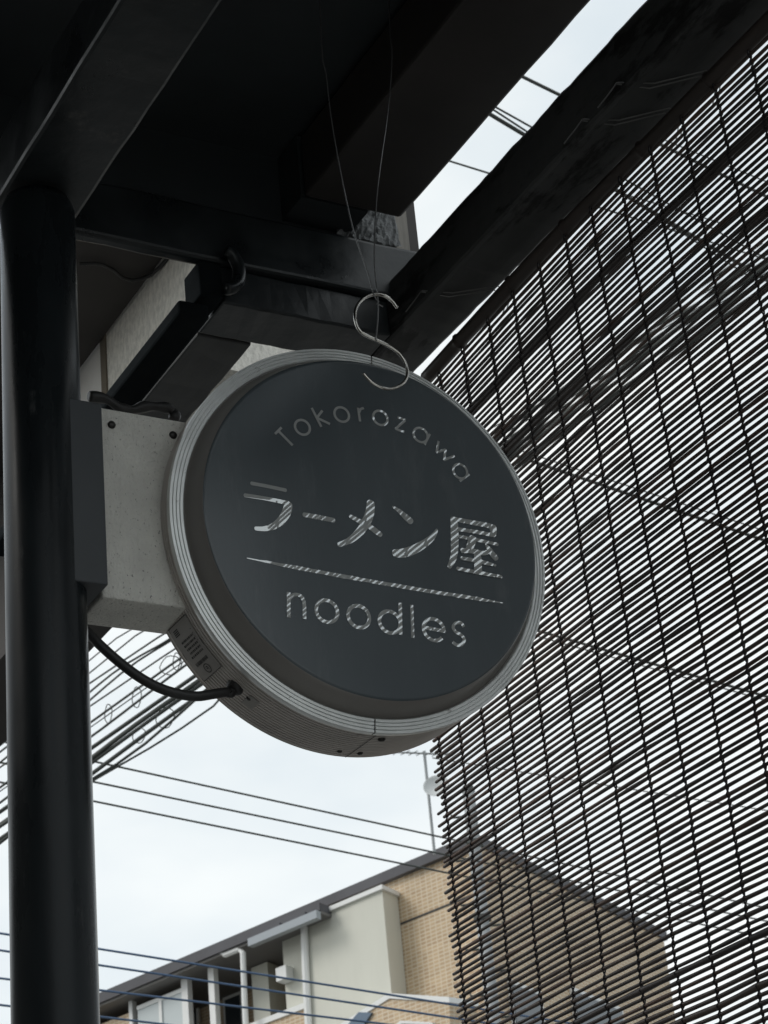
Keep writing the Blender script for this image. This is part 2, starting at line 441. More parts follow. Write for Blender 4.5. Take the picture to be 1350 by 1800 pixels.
# acrylic side that rises to the navy face
prof = [(rin + 0.0006, -0.004), (rin - 0.0015, -0.004), (rin - 0.0022, 0.002), (RF + 0.0042, HF * 0.55), (RF + 0.0022, HF * 0.88), (RF + 0.0004, HF - 0.0012)]
side = MB().lathe(prof, SC, SU, SW, SN, 160).obj('acrylic_side', M['acrylic'], sign, smooth=True)
prof = [(RF + 0.0004, HF - 0.0012), (RF - 0.0012, HF - 0.0001), (RF - 0.004, HF), (RF * 0.66, HF), (RF * 0.33, HF), (0.0, HF)]
face = MB().lathe(prof, SC, SU, SW, SN, 160).obj('face', M['navy'], sign, smooth=True)
face['label'] = 'matt navy disc carrying the cut lettering'

def sp(x, y, h):
    """photo pixel -> point on the sign at height h above the rim plane"""
    return on_plane(x, y, SC + SN * h, SN)
HL = HF + 0.0006
def ribbon(mb, pts, widths, h, round_caps=True):
    """pts: (u,w) in metres on the face, widths in metres"""
    P = [Vector(p) for p in pts]; n = len(P)
    L = []; Rr = []
    for i in range(n):
        t = (P[min(i + 1, n - 1)] - P[max(i - 1, 0)]).normalized(); nn = Vector((-t.y, t.x))
        L.append(P[i] + nn * widths[i] / 2); Rr.append(P[i] - nn * widths[i] / 2)
    out = L[:]
    if round_caps:
        t = (P[-1] - P[-2]).normalized(); nn = Vector((-t.y, t.x)); rr = widths[-1] / 2
        for k in range(1, 6):
            a = math.pi / 2 - math.pi * k / 6; out.append(P[-1] + t * math.cos(a) * rr * 0.7 + nn * math.sin(a) * rr)
    out += Rr[::-1]
    if round_caps:
        t = (P[0] - P[1]).normalized(); nn = Vector((-t.y, t.x)); rr = widths[0] / 2
        for k in range(1, 6):
            a = math.pi / 2 - math.pi * k / 6; out.append(P[0] + t * math.cos(a) * rr * 0.7 + nn * math.sin(a) * rr)
    # strips (quads) keep concave strokes clean
    def w3(p): return SC + SU * p.x + SW * p.y + SN * h
    k0 = len(mb.v)
    v = []; f = []
    for i in range(n): v += [w3(L[i]), w3(Rr[i])]
    for i in range(n - 1): f.append((2 * i, 2 * i + 1, 2 * i + 3, 2 * i + 2))
    base = len(v)
    if round_caps:
        cap_end = out[n:n + 5]; cap_start = out[2 * n + 5:]
        idx = []
        for p in cap_end: v.append(w3(p)); idx.append(len(v) - 1)
        f.append([2 * (n - 1)] + idx + [2 * (n - 1) + 1])
        idx = []
        for p in cap_start: v.append(w3(p)); idx.append(len(v) - 1)
        f.append([1] + idx + [0])
    nv = len(v)
    # thin skirt
    rimv = out
    sk = len(v)
    for p in rimv: v.append(w3(p))
    for p in rimv: v.append(w3(p) - SN * (h - HF - 0.0001))
    c_ = len(rimv)
    for i in range(c_): f.append((sk + i, sk + (i + 1) % c_, sk + c_ + (i + 1) % c_, sk + c_ + i))
    mb.add(v, f)
def uv(x, y):
    q = sp(x, y, HL) - SC
    return Vector((q.dot(SU), q.dot(SW)))
PXM = (uv(700, 950) - uv(600, 950)).length / 100.0      # metres per photo pixel on the face
def smooth_path(pts, ws, sub=5):
    n = len(pts); op = []; ow = []
    if n == 2: return pts, ws
    for i in range(n - 1):
        p0, p1, p2, p3 = pts[max(i - 1, 0)], pts[i], pts[i + 1], pts[min(i + 2, n - 1)]
        for k in range(sub):
            t = k / sub
            op.append(0.5 * ((2 * p1) + (p2 - p0) * t + (2 * p0 - 5 * p1 + 4 * p2 - p3) * t * t + (3 * p1 - p0 - 3 * p2 + p3) * t ** 3))
            ow.append(ws[i] + (ws[i + 1] - ws[i]) * t)
    op.append(pts[-1]); ow.append(ws[-1])
    return op, ow
def glyph(strokes, ox, oy, sc, curved=True):
    """strokes: lists of (zoom_x, zoom_y, zoom_width); ox, oy, sc: the zoom window the numbers were read in"""
    mb = MB()
    for k, st in enumerate(strokes):
        pts = [uv(ox + a[0] / sc, oy + a[1] / sc) for a in st]
        ws = [a[2] / sc * PXM for a in st]
        pts, ws = smooth_path(pts, ws)
        ribbon(mb, pts, ws, HL + 0.00012 * k)
    return mb.obj('letter', M['letter'], face)
za = (420, 830, 5.625); zb = (660, 850, 5.625)
g_ra = [[(125, 110, 34), (300, 143, 34), (462, 178, 34)],
        [(60, 228, 36), (250, 258, 36), (440, 297, 40), (478, 312, 60)],
        [(488, 318, 76), (480, 370, 84), (455, 425, 82), (405, 490, 72), (330, 540, 58), (245, 560, 44), (165, 557, 36)]]
g_bar = [[(645, 420, 44), (800, 448, 46), (938, 475, 44)]]
g_me = [[(1303, 300, 74), (1298, 380, 84), (1270, 470, 88), (1215, 565, 80), (1130, 650, 64), (1060, 692, 52), (992, 716, 44)],
        [(1102, 436, 36), (1180, 478, 44), (1270, 525, 50), (1340, 572, 54), (1398, 618, 50)]]
g_n = [[(172, 228, 18), (240, 275, 44), (300, 330, 60), (348, 372, 66)],
       [(607, 455, 20), (585, 500, 44), (535, 555, 62), (450, 615, 76), (345, 668, 86), (250, 690, 84), (190, 688, 70)]]
g_ya = [[(778, 352, 74), (782, 480, 78), (783, 610, 76), (772, 730, 64), (730, 825, 40)],
        [(780, 352, 44), (950, 384, 46), (1110, 414, 50), (1150, 432, 56)],
        [(1160, 430, 74), (1166, 470, 68), (1170, 505, 50)],
        [(825, 453, 36), (1000, 480, 38), (1170, 512, 38)],
        [(830, 524, 32), (1000, 558, 34), (1205, 602, 30)],
        [(962, 545, 82), (942, 600, 74), (925, 655, 66)],
        [(855, 664, 48), (960, 668, 50), (1070, 690, 42), (1140, 655, 40)],
        [(1088, 602, 16), (1125, 655, 50), (1160, 705, 60), (1192, 742, 52)],
        [(1005, 690, 70), (1010, 780, 76), (1013, 870, 80)],
        [(850, 740, 34), (1010, 768, 38), (1100, 790, 38), (1186, 812, 20)],
        [(808, 842, 34), (1010, 882, 36), (1240, 924, 30)]]
glyph(g_ra, *za); glyph(g_bar, *za); glyph(g_me, *za); glyph(g_n, *zb); glyph(g_ya, *zb)
ul = []
rnd = random.Random(3)
for i in range(41):
    t = i / 40
    x = 434 + 450 * t
    y = 981 + (1059.5 - 981) * t + 2.6 * math.sin(math.pi * t) + rnd.uniform(-0.35, 0.35)
    wd = 6.2 * min(1, t / 0.22 + 0.2) * min(1, (1 - t) / 0.10 + 0.15) + rnd.uniform(-0.5, 0.5)
    ul.append((x, y, max(0.8, wd)))
mb = MB(); ribbon(mb, [uv(a[0], a[1]) for a in ul], [a[2] * PXM for a in ul], HL, False)
mb.obj('underline', M['letter'], face)
# latin lettering from strokes
def circ(cx, cy, rad, o, a0=0, a1=360, n=28):
    cc = uv(o[0] + cx / o[2], o[1] + cy / o[2])
    return [cc + Vector((math.cos(R_(a0 + (a1 - a0) * i / n)), math.sin(R_(a0 + (a1 - a0) * i / n)))) * rad for i in range(n + 1)]
def latin(strokes, wd):
    mb = MB()
    for k, st in enumerate(strokes): ribbon(mb, st, [wd] * len(st), HL + 0.00012 * k, False)
    return mb.obj('letter', M['letter'], face)
def pl(o, *p): return [uv(o[0] + a / o[2], o[1] + b / o[2]) for a, b in p]
def sm(pts, sub=6):
    return smooth_path(pts, [1] * len(pts), sub)[0]
zn = (480, 1010, 3.75); rn = 0.0152; wn_ = 0.0051
latin([pl(zn, (103, 116), (104, 282)), sm(pl(zn, (104, 172), (118, 145), (150, 132), (183, 143), (202, 175), (207, 215))) + pl(zn, (207, 292))], wn_)
latin([circ(355, 241, rn, zn)], wn_)
latin([circ(565, 277, rn, zn)], wn_)
latin([circ(770, 313, rn, zn), pl(zn, (838, 186), (841, 397))], wn_)
latin([pl(zn, (914, 200), (922, 417))], wn_ * 0.9)
latin([circ(1060, 363, rn, zn, -8 + 5, 318), pl(zn, (995, 348), (1134, 374))], wn_)
latin([sm(pl(zn, (1258, 345), (1238, 318), (1205, 320), (1187, 346), (1203, 376), (1240, 398), (1260, 428), (1244, 460), (1212, 464), (1184, 444)))], wn_ * 0.92)
zt = (460, 690, 3.375); rt = 0.0108; wt = 0.0034
latin([pl(zt, (80, 245), (118, 207)), pl(zt, (100, 228), (184, 313))], wt)
latin([circ(242, 206, rt, zt)], wt)
latin([pl(zt, (297, 91), (354, 203)), pl(zt, (360, 107), (327, 150)), pl(zt, (328, 150), (405, 187))], wt)
latin([circ(475, 130, rt, zt)], wt)
latin([pl(zt, (572, 90), (584, 171)), sm(pl(zt, (578, 118), (588, 98), (606, 92)))], wt)
latin([circ(704, 150, rt, zt)], wt)
latin([pl(zt, (806, 146), (854, 164)), pl(zt, (850, 166), (794, 216)), pl(zt, (792, 215), (846, 235))], wt)
latin([circ(943, 252, rt, zt), pl(zt, (998, 246), (966, 308))], wt)
latin([pl(zt, (1050, 288), (1037, 356)), pl(zt, (1037, 355), (1092, 338)), pl(zt, (1091, 338), (1081, 402)), pl(zt, (1081, 400), (1144, 376))], wt)
latin([circ(1178, 467, rt, zt), pl(zt, (1233, 485), (1174, 525))], wt)
# mounting box, bracket, screws
bx = MB().box(0.984, 1.135, 2.393, 2.478, 2.802, 3.0765).obj('mounting_box', M['box_beige'], sign); bevel(bx, 0.0025, 2)
def screw(p, axis_n, rad, parent, material):
    mb = MB(); n = Vector(axis_n)
    a = Vector((1, 0, 0)) if abs(n.x) < 0.8 else Vector((0, 0, 1)); u = n.cross(a).normalized(); w = n.cross(u)
    mb.lathe([(rad, 0), (rad * 0.95, rad * 0.35), (rad * 0.6, rad * 0.62), (0, rad * 0.7)], Vector(p), u, w, n, 14)
    for d, e in ((u, w), (w, u)):
        q = Vector(p) + n * rad * 0.66
        mb.add([q + d * rad * .5 + e * rad * .1, q + d * rad * .5 - e * rad * .1, q - d * rad * .5 - e * rad * .1, q - d * rad * .5 + e * rad * .1], [(0, 1, 2, 3)])
    return mb.obj('screw', material, parent, smooth=True)
for px_, py_ in ((196, 747), (304, 765)):
    screw(on_axis(px_, py_, 1, 2.3925), (0, -1, 0), 0.0056, bx, M['screw'])
br = MB().box(0.936, 0.9815, 2.366, 2.47, 2.806, 3.066).obj('bracket', M['bracket'], sign); bevel(br, 0.002)
# rating plate, stickers and rivets on the drum skin
def drum_pt(ang, d, lift=0.0004):
    return SC + (SU * math.cos(ang) + SW * math.sin(ang)) * (RO - 0.001 + lift) - SN * d
def drum_ang(x, y, d):
    """angle on the drum of the pixel, nearest visible solution"""
    best = None
    for k in range(1800, 3000):
        a = R_(k / 10.0); q = drum_pt(a, d) - CAM
        zx = q.dot(FWD); X = CX + F_PX * q.dot(RIGHT) / zx; Y = CY - F_PX * q.dot(UP) / zx
        e = (X - x) ** 2 + (Y - y) ** 2
        if best is None or e < best[0]: best = (e, a)
    return best[1]
def drum_fit(x, y):
    b = None
    for i in range(2, 21):
        d = 0.005 * i; a = drum_ang(x, y, d); q = drum_pt(a, d) - CAM; zx = q.dot(FWD)
        e = (CX + F_PX * q.dot(RIGHT) / zx - x) ** 2 + (CY - F_PX * q.dot(UP) / zx - y) ** 2
        if b is None or e < b[0]: b = (e, a, d)
    return b[1], b[2]
def drum_patch(a0, a1, d0, d1, lift, n=8):
    mb = MB(); v = []; f = []
    for i in range(n + 1):
        a = a0 + (a1 - a0) * i / n; v += [drum_pt(a, d0, lift), drum_pt(a, d1, lift)]
    for i in range(n): f.append((2 * i, 2 * i + 1, 2 * i + 3, 2 * i + 2))
    mb.add(v, f); return mb
A1 = R_(207.5); A2 = R_(224.5)
mb = drum_patch(A1, A2, 0.034, 0.094, 0.0008); pm = mb.obj('rating_plate', M['plate'], sign)
ink = MB()
def ib(a0, a1, d0, d1):
    q = drum_patch(A1 + (A2 - A1) * a0, A1 + (A2 - A1) * a1, 0.034 + 0.06 * d0, 0.034 + 0.06 * d1, 0.0011, 2); ink.add(q.v, q.f)
for e0, e1, f0, f1 in ((0, 1, 0, .02), (0, 1, .98, 1), (0, .012, 0, 1), (.988, 1, 0, 1)): ib(e0, e1, f0, f1)
rnd = random.Random(21)
for k in range(5):
    d0 = 0.15
    while d0 < 0.72:
        wd = rnd.uniform(0.02, 0.07); ib(0.30 + 0.07 * k, 0.335 + 0.07 * k, d0, d0 + wd); d0 += wd + rnd.uniform(0.012, 0.03)
for k in range(14): ib(0.70, 0.76, 0.2 + k * 0.045, 0.2 + k * 0.045 + rnd.uniform(0.02, 0.035))
for k in range(4): ib(0.08 + 0.03 * k, 0.10 + 0.03 * k, 0.62, 0.85)
for k in range(4): ib(0.22 + 0.07 * k, 0.235 + 0.07 * k, 0.10, 0.13)
for i in range(20):
    t = 2 * math.pi * i / 20; t2 = 2 * math.pi * (i + 1) / 20
    ac, dc = 0.87, 0.5
    pts = []
    for (tt, rr) in ((t, 1), (t2, 1), (t2, .8), (t, .8)):
        pts.append(drum_pt(A1 + (A2 - A1) * (ac + 0.085 * rr * math.cos(tt)), 0.034 + 0.06 * (dc + 0.13 * rr * math.sin(tt)), 0.0011))
    ink.add(pts, [(0, 1, 2, 3)])
ib(0.835, 0.905, 0.46, 0.475); ib(0.835, 0.85, 0.46, 0.54); ib(0.865, 0.88, 0.46, 0.54)
ink.obj('printing', M['ink'], pm)
mb = drum_patch(R_(235.2), R_(238.5), 0.040, 0.068, 0.0008, 3); st = mb.obj('small_sticker', M['plate'], sign)
for x, y, rad in ((436, 1229, 0.0036), (632, 1295, 0.0040), (597, 1322, 0.0036), (671, 1299, 0.0055), (633, 1325, 0.004)):
    a, d = drum_fit(x, y); n = SU * math.cos(a) + SW * math.sin(a)
    screw(drum_pt(a, d, -0.0004), n, rad, sign, M['screw'] if x != 632 else M['drum'])
# skin seam at the bottom of the drum
a_s, d_s = drum_fit(661, 1292)
mb = drum_patch(a_s - 0.0022, a_s + 0.0022, 0.006, DEPTH - 0.001, 0.0009, 1); mb.obj('seam', M['groove'], sign)
# grommet and power cable
ga, gd = drum_fit(413, 1208)
gp = drum_pt(ga, gd, 0); gn = SU * math.cos(ga) + SW * math.sin(ga)
u = gn.cross(SN).normalized(); w = gn.cross(u)
MB().lathe([(0.012, -0.001), (0.0115, 0.003), (0.009, 0.006), (0.007, 0.0065), (0.0, 0.0066)], gp, u, w, gn, 20).obj('grommet', M['rubber'], sign, smooth=True)
cpx = [(150, 1108), (175, 1133), (205, 1160), (240, 1187), (275, 1207), (310, 1219), (345, 1224), (375, 1220), (398, 1212)]
pts = []
for i, (x, y) in enumerate(cpx):
    t = i / (len(cpx) - 1)
    yy = 2.45 + (gp.y - 2.45) * t - 0.012 * math.sin(math.pi * t)
    pts.append(on_axis(x, y, 1, yy))
pts = pts + [gp + gn * 0.012, gp + gn * 0.003]
pts[-3] = (pts[-3] + gp + gn * 0.014) / 2
pts = [Vector((0.955, 2.46, 2.80))] + pts
pv = smooth_path(pts, [1] * len(pts), 5)[0]
c = MB().tube(pv, 0.0066, 12).obj('power_cable', M['rubber'], None, smooth=True)
tag(c, 'thick black power cable looping from the post into the sign drum', 'cable')

# ------------------------------------------------------------------ S hook and its hanging wire
HY = 2.262
def hp(x, y, dy=0): return on_axis(x, y, 1, HY + dy)
hk = [(698, 541), (690, 530), (676, 520), (660, 517), (643, 522), (630, 534), (624, 550), (626, 568), (634, 583), (650, 593), (668, 601), (688, 611), (704, 624), (714, 642), (716, 658), (710, 672), (697, 681), (680, 684), (663, 678), (650, 669), (638, 656)]
pts = smooth_path([hp(*p) for p in hk], [1] * len(hk), 4)[0]
c = MB().tube(pts, 0.0024, 10).obj('s_hook', M['hook'], None, smooth=True)
tag(c, 'shiny steel S shaped hook hanging from a wire before the round sign', 'hook')
wl = [(560, -60, 0.02), (566, 90, 0.01), (573, 130, 0.01), (581, 200, 0.008), (598, 300, 0.005), (620, 400, 0.002), (645, 475, 0), (655, 512, -0.002)]
wr = [(664, 515, -0.003), (660, 490, 0), (658, 440, 0), (662, 350, 0), (670, 280, 0), (680, 210, 0), (687, 140, 0), (689, 90, 0), (686, 60, 0.01), (680, -60, 0.02)]
tw = [(664, 520, -0.003), (665, 540, -0.003), (664, 565, -0.002), (661, 596, -0.003), (663, 598, 0.003)]
wp = smooth_path([hp(x, y, d) for x, y, d in wl], [1] * len(wl), 4)[0]
mb = MB().tube(wp, 0.0009, 6)
mb.tube(smooth_path([hp(x, y, d) for x, y, d in wr], [1] * len(wr), 4)[0], 0.0009, 6)
mb.tube(smooth_path([hp(x, y, d) for x, y, d in tw], [1] * len(tw), 4)[0], 0.0009, 6)
mb.tube([hp(655, 512, -0.002), hp(660, 524, -0.003), hp(666, 530, 0.002), hp(662, 535, -0.003), hp(668, 536, -0.003), hp(673, 539, -0.003)], 0.0009, 6)
# carry the two wires up to the roof board
for e in (wl[0], wr[-1]):
    a = hp(*e); mb.tube([a, Vector((a.x, a.y - 0.01, 3.81))], 0.0009, 6)
c = mb.obj('hanging_wire', M['wire'], None, smooth=True)
tag(c, 'thin twisted wire coming down from the canopy to carry the S hook', 'wire')

# ------------------------------------------------------------------ bamboo blind
BX = 1.722
blind = empty('bamboo_blind', (BX, 2.0, 3.46))
tag(blind, 'dark brown bamboo slat blind hanging from the side beam behind the sign', 'blind')
TY = [2.852, 2.787, 2.716, 2.637, 2.553, 2.474, 2.392, 2.313, 2.239, 2.158]
while TY[-1] > 1.10: TY.append(TY[-1] - 0.0785)
rnd = random.Random(11)
Z_TOP, Z_BOT, PITCH = 3.4495, 1.74, 0.0098
rods = []; z = Z_TOP
slat_z = []
NTH = len(TY)
wob = [[0.0] * NTH]
drift = [0.0] * NTH
levels = []
while z > Z_BOT:
    gap = PITCH * rnd.choice([0.96, 0.98, 1.0, 1.0, 1.02, 1.04]) * (1.28 if rnd.random() < 0.03 else 1.0)
    z -= gap
    drift = [0.86 * d + rnd.gauss(0, 0.00022) for d in drift]
    levels.append((z, drift[:]))
def ramp(y, z=3.46):   # the rod is tied up tighter towards its near end
    t = min(1.0, max(0.0, (2.76 - y) / 0.60)); t = t * (2 - t)
    return 0.020 * t * max(0.0, 1 - (3.46 - z) / 0.45)
def bow(z, y):      # the blind hangs a little unevenly
    return 0.006 * math.sin(3.0 * (z - 2.2)) + 0.004 * math.sin(5.0 * y + 2 * z)
slat_path = []
for i, (z, dr) in enumerate(levels):
    tz = (Z_TOP - z)
    yfar = 2.775 + 0.095 * min(1.0, tz / 0.35) + rnd.uniform(-0.008, 0.010)
    ynear = TY[-1] - 0.045 + rnd.uniform(-0.008, 0.008)
    rad = rnd.choice([0.0024, 0.0025, 0.0026, 0.0027, 0.0027, 0.0028, 0.0030])
    if rnd.random() < 0.035: rad = 0.0042
    ph = rnd.uniform(0, 6.28); slope = rnd.gauss(0, 0.0005)
    def zz(y, z=z, dr=dr, ph=ph, slope=slope):
        # interpolate drift between threads
        if y >= TY[0]: d = dr[0]
        elif y <= TY[-1]: d = dr[-1]
        else:
            k = 0
            while TY[k + 1] > y: k += 1
            t = (TY[k] - y) / (TY[k] - TY[k + 1]); t = t * t * (3 - 2 * t); d = dr[k] * (1 - t) + dr[k + 1] * t
        return z + ramp(y, z) + d + slope * (y - 2.0) + 0.0006 * math.sin(9 * y + ph)
    slat_path.append((zz, rad, yfar, ynear, rnd.uniform(-0.001, 0.001)))
    ys = [yfar] + [y for k, y in enumerate(TY) if y < yfar - 0.006] + [ynear]
    full = []
    for k in range(len(ys) - 1):
        full.append(ys[k]); full.append(ys[k] * 0.5 + ys[k + 1] * 0.5)
    full.append(ys[-1])
    pts = []; rs = []
    node = rnd.uniform(0, 0.4)
    for y in full:
        pts.append((BX + bow(z, y) + slat_path[-1][4], y, zz(y)))
        rs.append(rad * rnd.uniform(0.90, 1.08))
    # bamboo nodes: a short swelling now and then
    k = int(rnd.uniform(2, 7))
    while k < len(full) - 2:
        rs[k] = rad * 1.22; k += int(rnd.uniform(5, 9))
    MB().tube(pts, rs, 6).obj('slat', rnd.choice(M['slats']), blind, smooth=True)
for y0 in TY:
    mb = MB()
    for sgn in (1, -1):
        pts = []
        s = sgn
        ytop = y0
        started = False
        prevz = None
        for (zz, rad, yfar, ynear, dx) in slat_path:
            if y0 > yfar - 0.004: continue
            zc = zz(y0)
            yj = y0 + rnd.uniform(-0.0006, 0.0006)
            if prevz is None:
                if yfar < 2.86 or True:
                    pts.append((BX + bow(zc, y0), yj, 3.458 + ramp(y0)))
            else:
                mid = (prevz + zc) / 2
                pts.append((BX + bow(mid, y0) + dx, yj + 0.0006 * s, mid))
            pts.append((BX + bow(zc, y0) + dx + s * (rad + 0.0007), yj + 0.0007 * s, zc))
            prevz = zc; s = -s
        mb.tube(pts, 0.00125, 5)
    mb.obj('cord', M['cord'], blind, smooth=False)
# top rod
rp_ = []; rr = []
rnd = random.Random(4)
y = 2.752; k = 0
node_ys = [2.64, 2.47, 2.31, 2.10, 1.93, 1.74, 1.52, 1.33]
ysamp = sorted([2.752 - i * 0.02 for i in range(84)] + [n + e for n in node_ys for e in (-0.004, 0, 0.004)], reverse=True)
for y in ysamp:
    e = min(abs(y - n) for n in node_ys)
    rp_.append((BX - 0.004 + 0.002 * math.sin(3 * y), y, 3.460 + ramp(y) + 0.002 * math.sin(2.3 * y + 1)))
    rr.append(0.0124 + (0.0026 if e < 0.001 else 0.0) + 0.0006 * math.sin(11 * y))
o = MB().tube(rp_, rr, 12).obj('top_rod', M['slats'][1], blind, smooth=True)
o['label'] = 'thick bamboo rod along the top edge of the blind'
# wire ties holding the rod to the beam
for n, (yt, zt_) in enumerate(((2.50, 3.535), (2.02, 3.53), (1.93, 3.53), (1.50, 3.53))):
    mb = MB()
    for e in (0.0, 0.012):
        a = Vector((1.628, yt + 0.09 + e * 0.3, 3.515)); b = Vector((BX - 0.01, yt + e, 3.474 + ramp(yt)))
        mb.tube([a, Vector((1.66, yt + 0.05 + e, 3.494)), b, Vector((BX + 0.012, yt + e, 3.46 + ramp(yt))), Vector((BX, yt + e, 3.445))], 0.0011, 6)
    mb.tube([Vector((1.627, yt + 0.09, 3.515)), Vector((1.622, yt + 0.105, 3.505)), Vector((1.618, yt + 0.13, 3.497))], 0.001, 6)
    mb.obj('wire_tie', M['wire'], blind)

# ------------------------------------------------------------------ apartment building across the street
def vp_dir(x, y):
    d = ray(x, y); d.z = 0; return d.normalized()
UL = vp_dir(-3480, 3303)               # left facade, receding to the left
NIN = Vector((-UL.y, UL.x, 0))         # inward normal candidates
if NIN.dot(Vector((0.5, 0.85, 0))) < 0: NIN = -NIN
UR = vp_dir(3150, 2653); DV = UR / UR.dot(NIN)      # right facade, receding to the right
d0 = ray(838, 1470); tcorner = 29.0 / math.hypot(d0.x, d0.y)
CORN = CAM + d0 * tcorner
apt = empty('apartment_building', (CORN.x, CORN.y, 0))
tag(apt, 'tan tiled apartment block with cream balcony wall and grey roof edge across the street', 'building')
def FL(x, y, dep=0.0):
    q = on_plane(x, y, CORN + NIN * dep, NIN); return q
def SZ(x, y, dep=0.0):
    q = FL(x, y, dep); return (q - DV * dep - CORN).dot(UL), q.z
def L3(s, z, dep): 
    return Vector((CORN.x, CORN.y, 0)) + UL * s + DV * dep + Vector((0, 0, z))
def lbox(name, s0, s1, z0, z1, d0_, d1_, material, parent=None):
    v = [L3(s, z, d) for z in (z0, z1) for d in (d0_, d1_) for s in (s0, s1)]
    return finish(name, MB().add(v, [(0, 2, 3, 1), (4, 5, 7, 6), (0, 1, 5, 4), (2, 6, 7, 3), (0, 4, 6, 2), (1, 3, 7, 5)]), material, parent)
def finish(name, mb, material, parent=None):
    o = mb.obj(name, material, parent or apt)
    if material in (M['tile'], M['tile2']):
        me = o.data; uvl = me.uv_layers.new(name='uv')
        base = Vector((0, 0, 0)); p = o
        for pl_ in me.polygons:
            along = abs(pl_.normal.dot(NIN)) > 0.7
            for li in pl_.loop_indices:
                q = me.vertices[me.loops[li].vertex_index].co
                uvl.data[li].uv = ((q.dot(UL) if along else q.dot(NIN)), q.z)
    return o
ZR = SZ(660, 1538, -0.10)[1]
# main tiled body, 12 m along the left facade, 9 m along the right one
NRP = Vector((-UR.y, UR.x, 0)).normalized()
def rface(x, y):
    q = on_plane(x, y, CORN, NRP); return (q - CORN).dot(UR) * UR.dot(NIN), q.z
DEND = rface(1165, 1640)[0]
FP = -0.42
SBAL = SZ(537, 1660, FP)[0]
BK = 0.85      # how far the balcony is set back
lbox('wall', 0.0, SBAL, 0.0, ZR - 0.141, 0.0, DEND, M['tile'])
lbox('wall', SBAL, 13.5, 0.0, ZR - 0.141, BK, DEND, M['tile'])
roof = lbox('roof', -0.03, 13.7, ZR - 0.14, ZR, -0.10, DEND + 0.1, M['grey_roof'])
FP = -0.42     # front plane of the balconies
sA, zA = SZ(671, 1556, FP)       # right front edge of the cream wall
sB, _ = SZ(537, 1660, FP)        # its left edge
zt1 = SZ(600, 1588, FP)[1]
zA -= 0.07
lbox('cream_wall', sA, sB, 0.0, zA, FP, -0.01, M['cream'])
lbox('coping', sA - 0.04, sB, zA, zA + 0.06, FP - 0.05, -0.012, M['white_trim'])
# eave over the balconies
s_e, z_e = SZ(567, 1600, FP - 0.25)
z_v = SZ(450, 1633, FP - 0.30)[1]
eave = lbox('eave', s_e + 0.02, 13.6, z_v - 0.11, z_v, FP - 0.30, -0.102, M['grey_roof'])
lbox('eave_soffit', s_e + 0.02, 13.6, z_v - 0.15, z_v - 0.112, FP - 0.26, BK, M['dark_soffit'])
g_top = SZ(562, 1600, FP - 0.36)[1]; z_e = z_v - 0.17
s_g = SZ(440, 1662, FP - 0.36)[0]
lbox('gutter', s_e, s_g, g_top - 0.11, g_top, FP - 0.42, FP - 0.305, M['gutter'])
for k in range(int((s_g - s_e) / 0.55)):
    lbox('gutter_bracket', s_e + 0.25 + k * 0.55, s_e + 0.30 + k * 0.55, g_top + 0.002, g_top + 0.05, FP - 0.40, FP - 0.302, M['grey_roof'])
# down pipes
def pipe(pxs, dep, r, name='downpipe', material='white_trim'):
    pts = [FL(x, y, dep) for x, y in pxs]
    pts.append(Vector((pts[-1].x, pts[-1].y, 0.0)))
    return finish(name, MB().tube(pts, r, 8), M[material])
pipe([(534, 1619), (537, 1700), (542, 1800)], FP - 0.06, 0.055)
pipe([(388, 1664), (389, 1674), (396, 1678), (421, 1668), (427, 1675), (430, 1760), (432, 1800)], FP - 0.22, 0.045)
# balcony contents
sC = sB
s1, z1 = SZ(496, 1655, FP + 0.1); s2, _ = SZ(534, 1640, FP + 0.1)
lbox('service_box', min(s1, s2) + 0.02, max(s1, s2), 0.0, z1, FP + 0.1, FP + 0.75, M['cream'])
q0, qz = SZ(503, 1714, FP + 0.02)
lbox('wall_lamp', q0 - 0.10, q0 + 0.12, qz - 0.09, qz + 0.10, FP - 0.10, FP + 0.095, M['white_trim'])
s3, _ = SZ(441, 1700, 0.1); s4, _ = SZ(470, 1700, 0.1)
lbox('partition', min(s3, s4), max(s3, s4) , 0.0, z_e, 0.1, BK - 0.01, M['cream'])
lbox('balcony_floor', sB, 13.5, ZR - 3.0, ZR - 2.75, FP, BK - 0.01, M['cream'])
par = lbox('parapet', sB, 13.5, ZR - 3.6, SZ(480, 1795, FP)[1], FP, FP + 0.12, M['tile'])
lbox('coping', sB, 13.5, SZ(480, 1795, FP)[1], SZ(480, 1790, FP)[1] + 0.04, FP - 0.03, FP + 0.15, M['white_trim'])
# posts, screens at the far end
for xa, xb, yy in ((367, 377, 1720), (319, 330, 1720), (227, 233, 1760)):
    a, _ = SZ(xa, yy, FP); b, _ = SZ(xb, yy, FP)
    lbox('balcony_post', min(a, b), max(a, b), 0.0, z_e + 0.02, FP - 0.02, FP + 0.10, M['white_trim'])
a, _ = SZ(240, 1750, FP); b, _ = SZ(279, 1750, FP); c_, _ = SZ(284, 1750, FP); d_, _ = SZ(320, 1750, FP)
for s0, s1_ in ((a, b), (c_, d_)):
    zt_ = z_e - 0.16
    lbox('glass_screen', min(s0, s1_), max(s0, s1_), 0.0, zt_, FP + 0.01, FP + 0.03, M['frosted'])
    lbox('screen_rail', min(s0, s1_), max(s0, s1_), zt_, zt_ + 0.06, FP - 0.01, FP + 0.05, M['white_trim'])
lbox('screen_post', min(b, c_), max(b, c_), 0.0, z_e - 0.1, FP - 0.015, FP + 0.06, M['white_trim'])
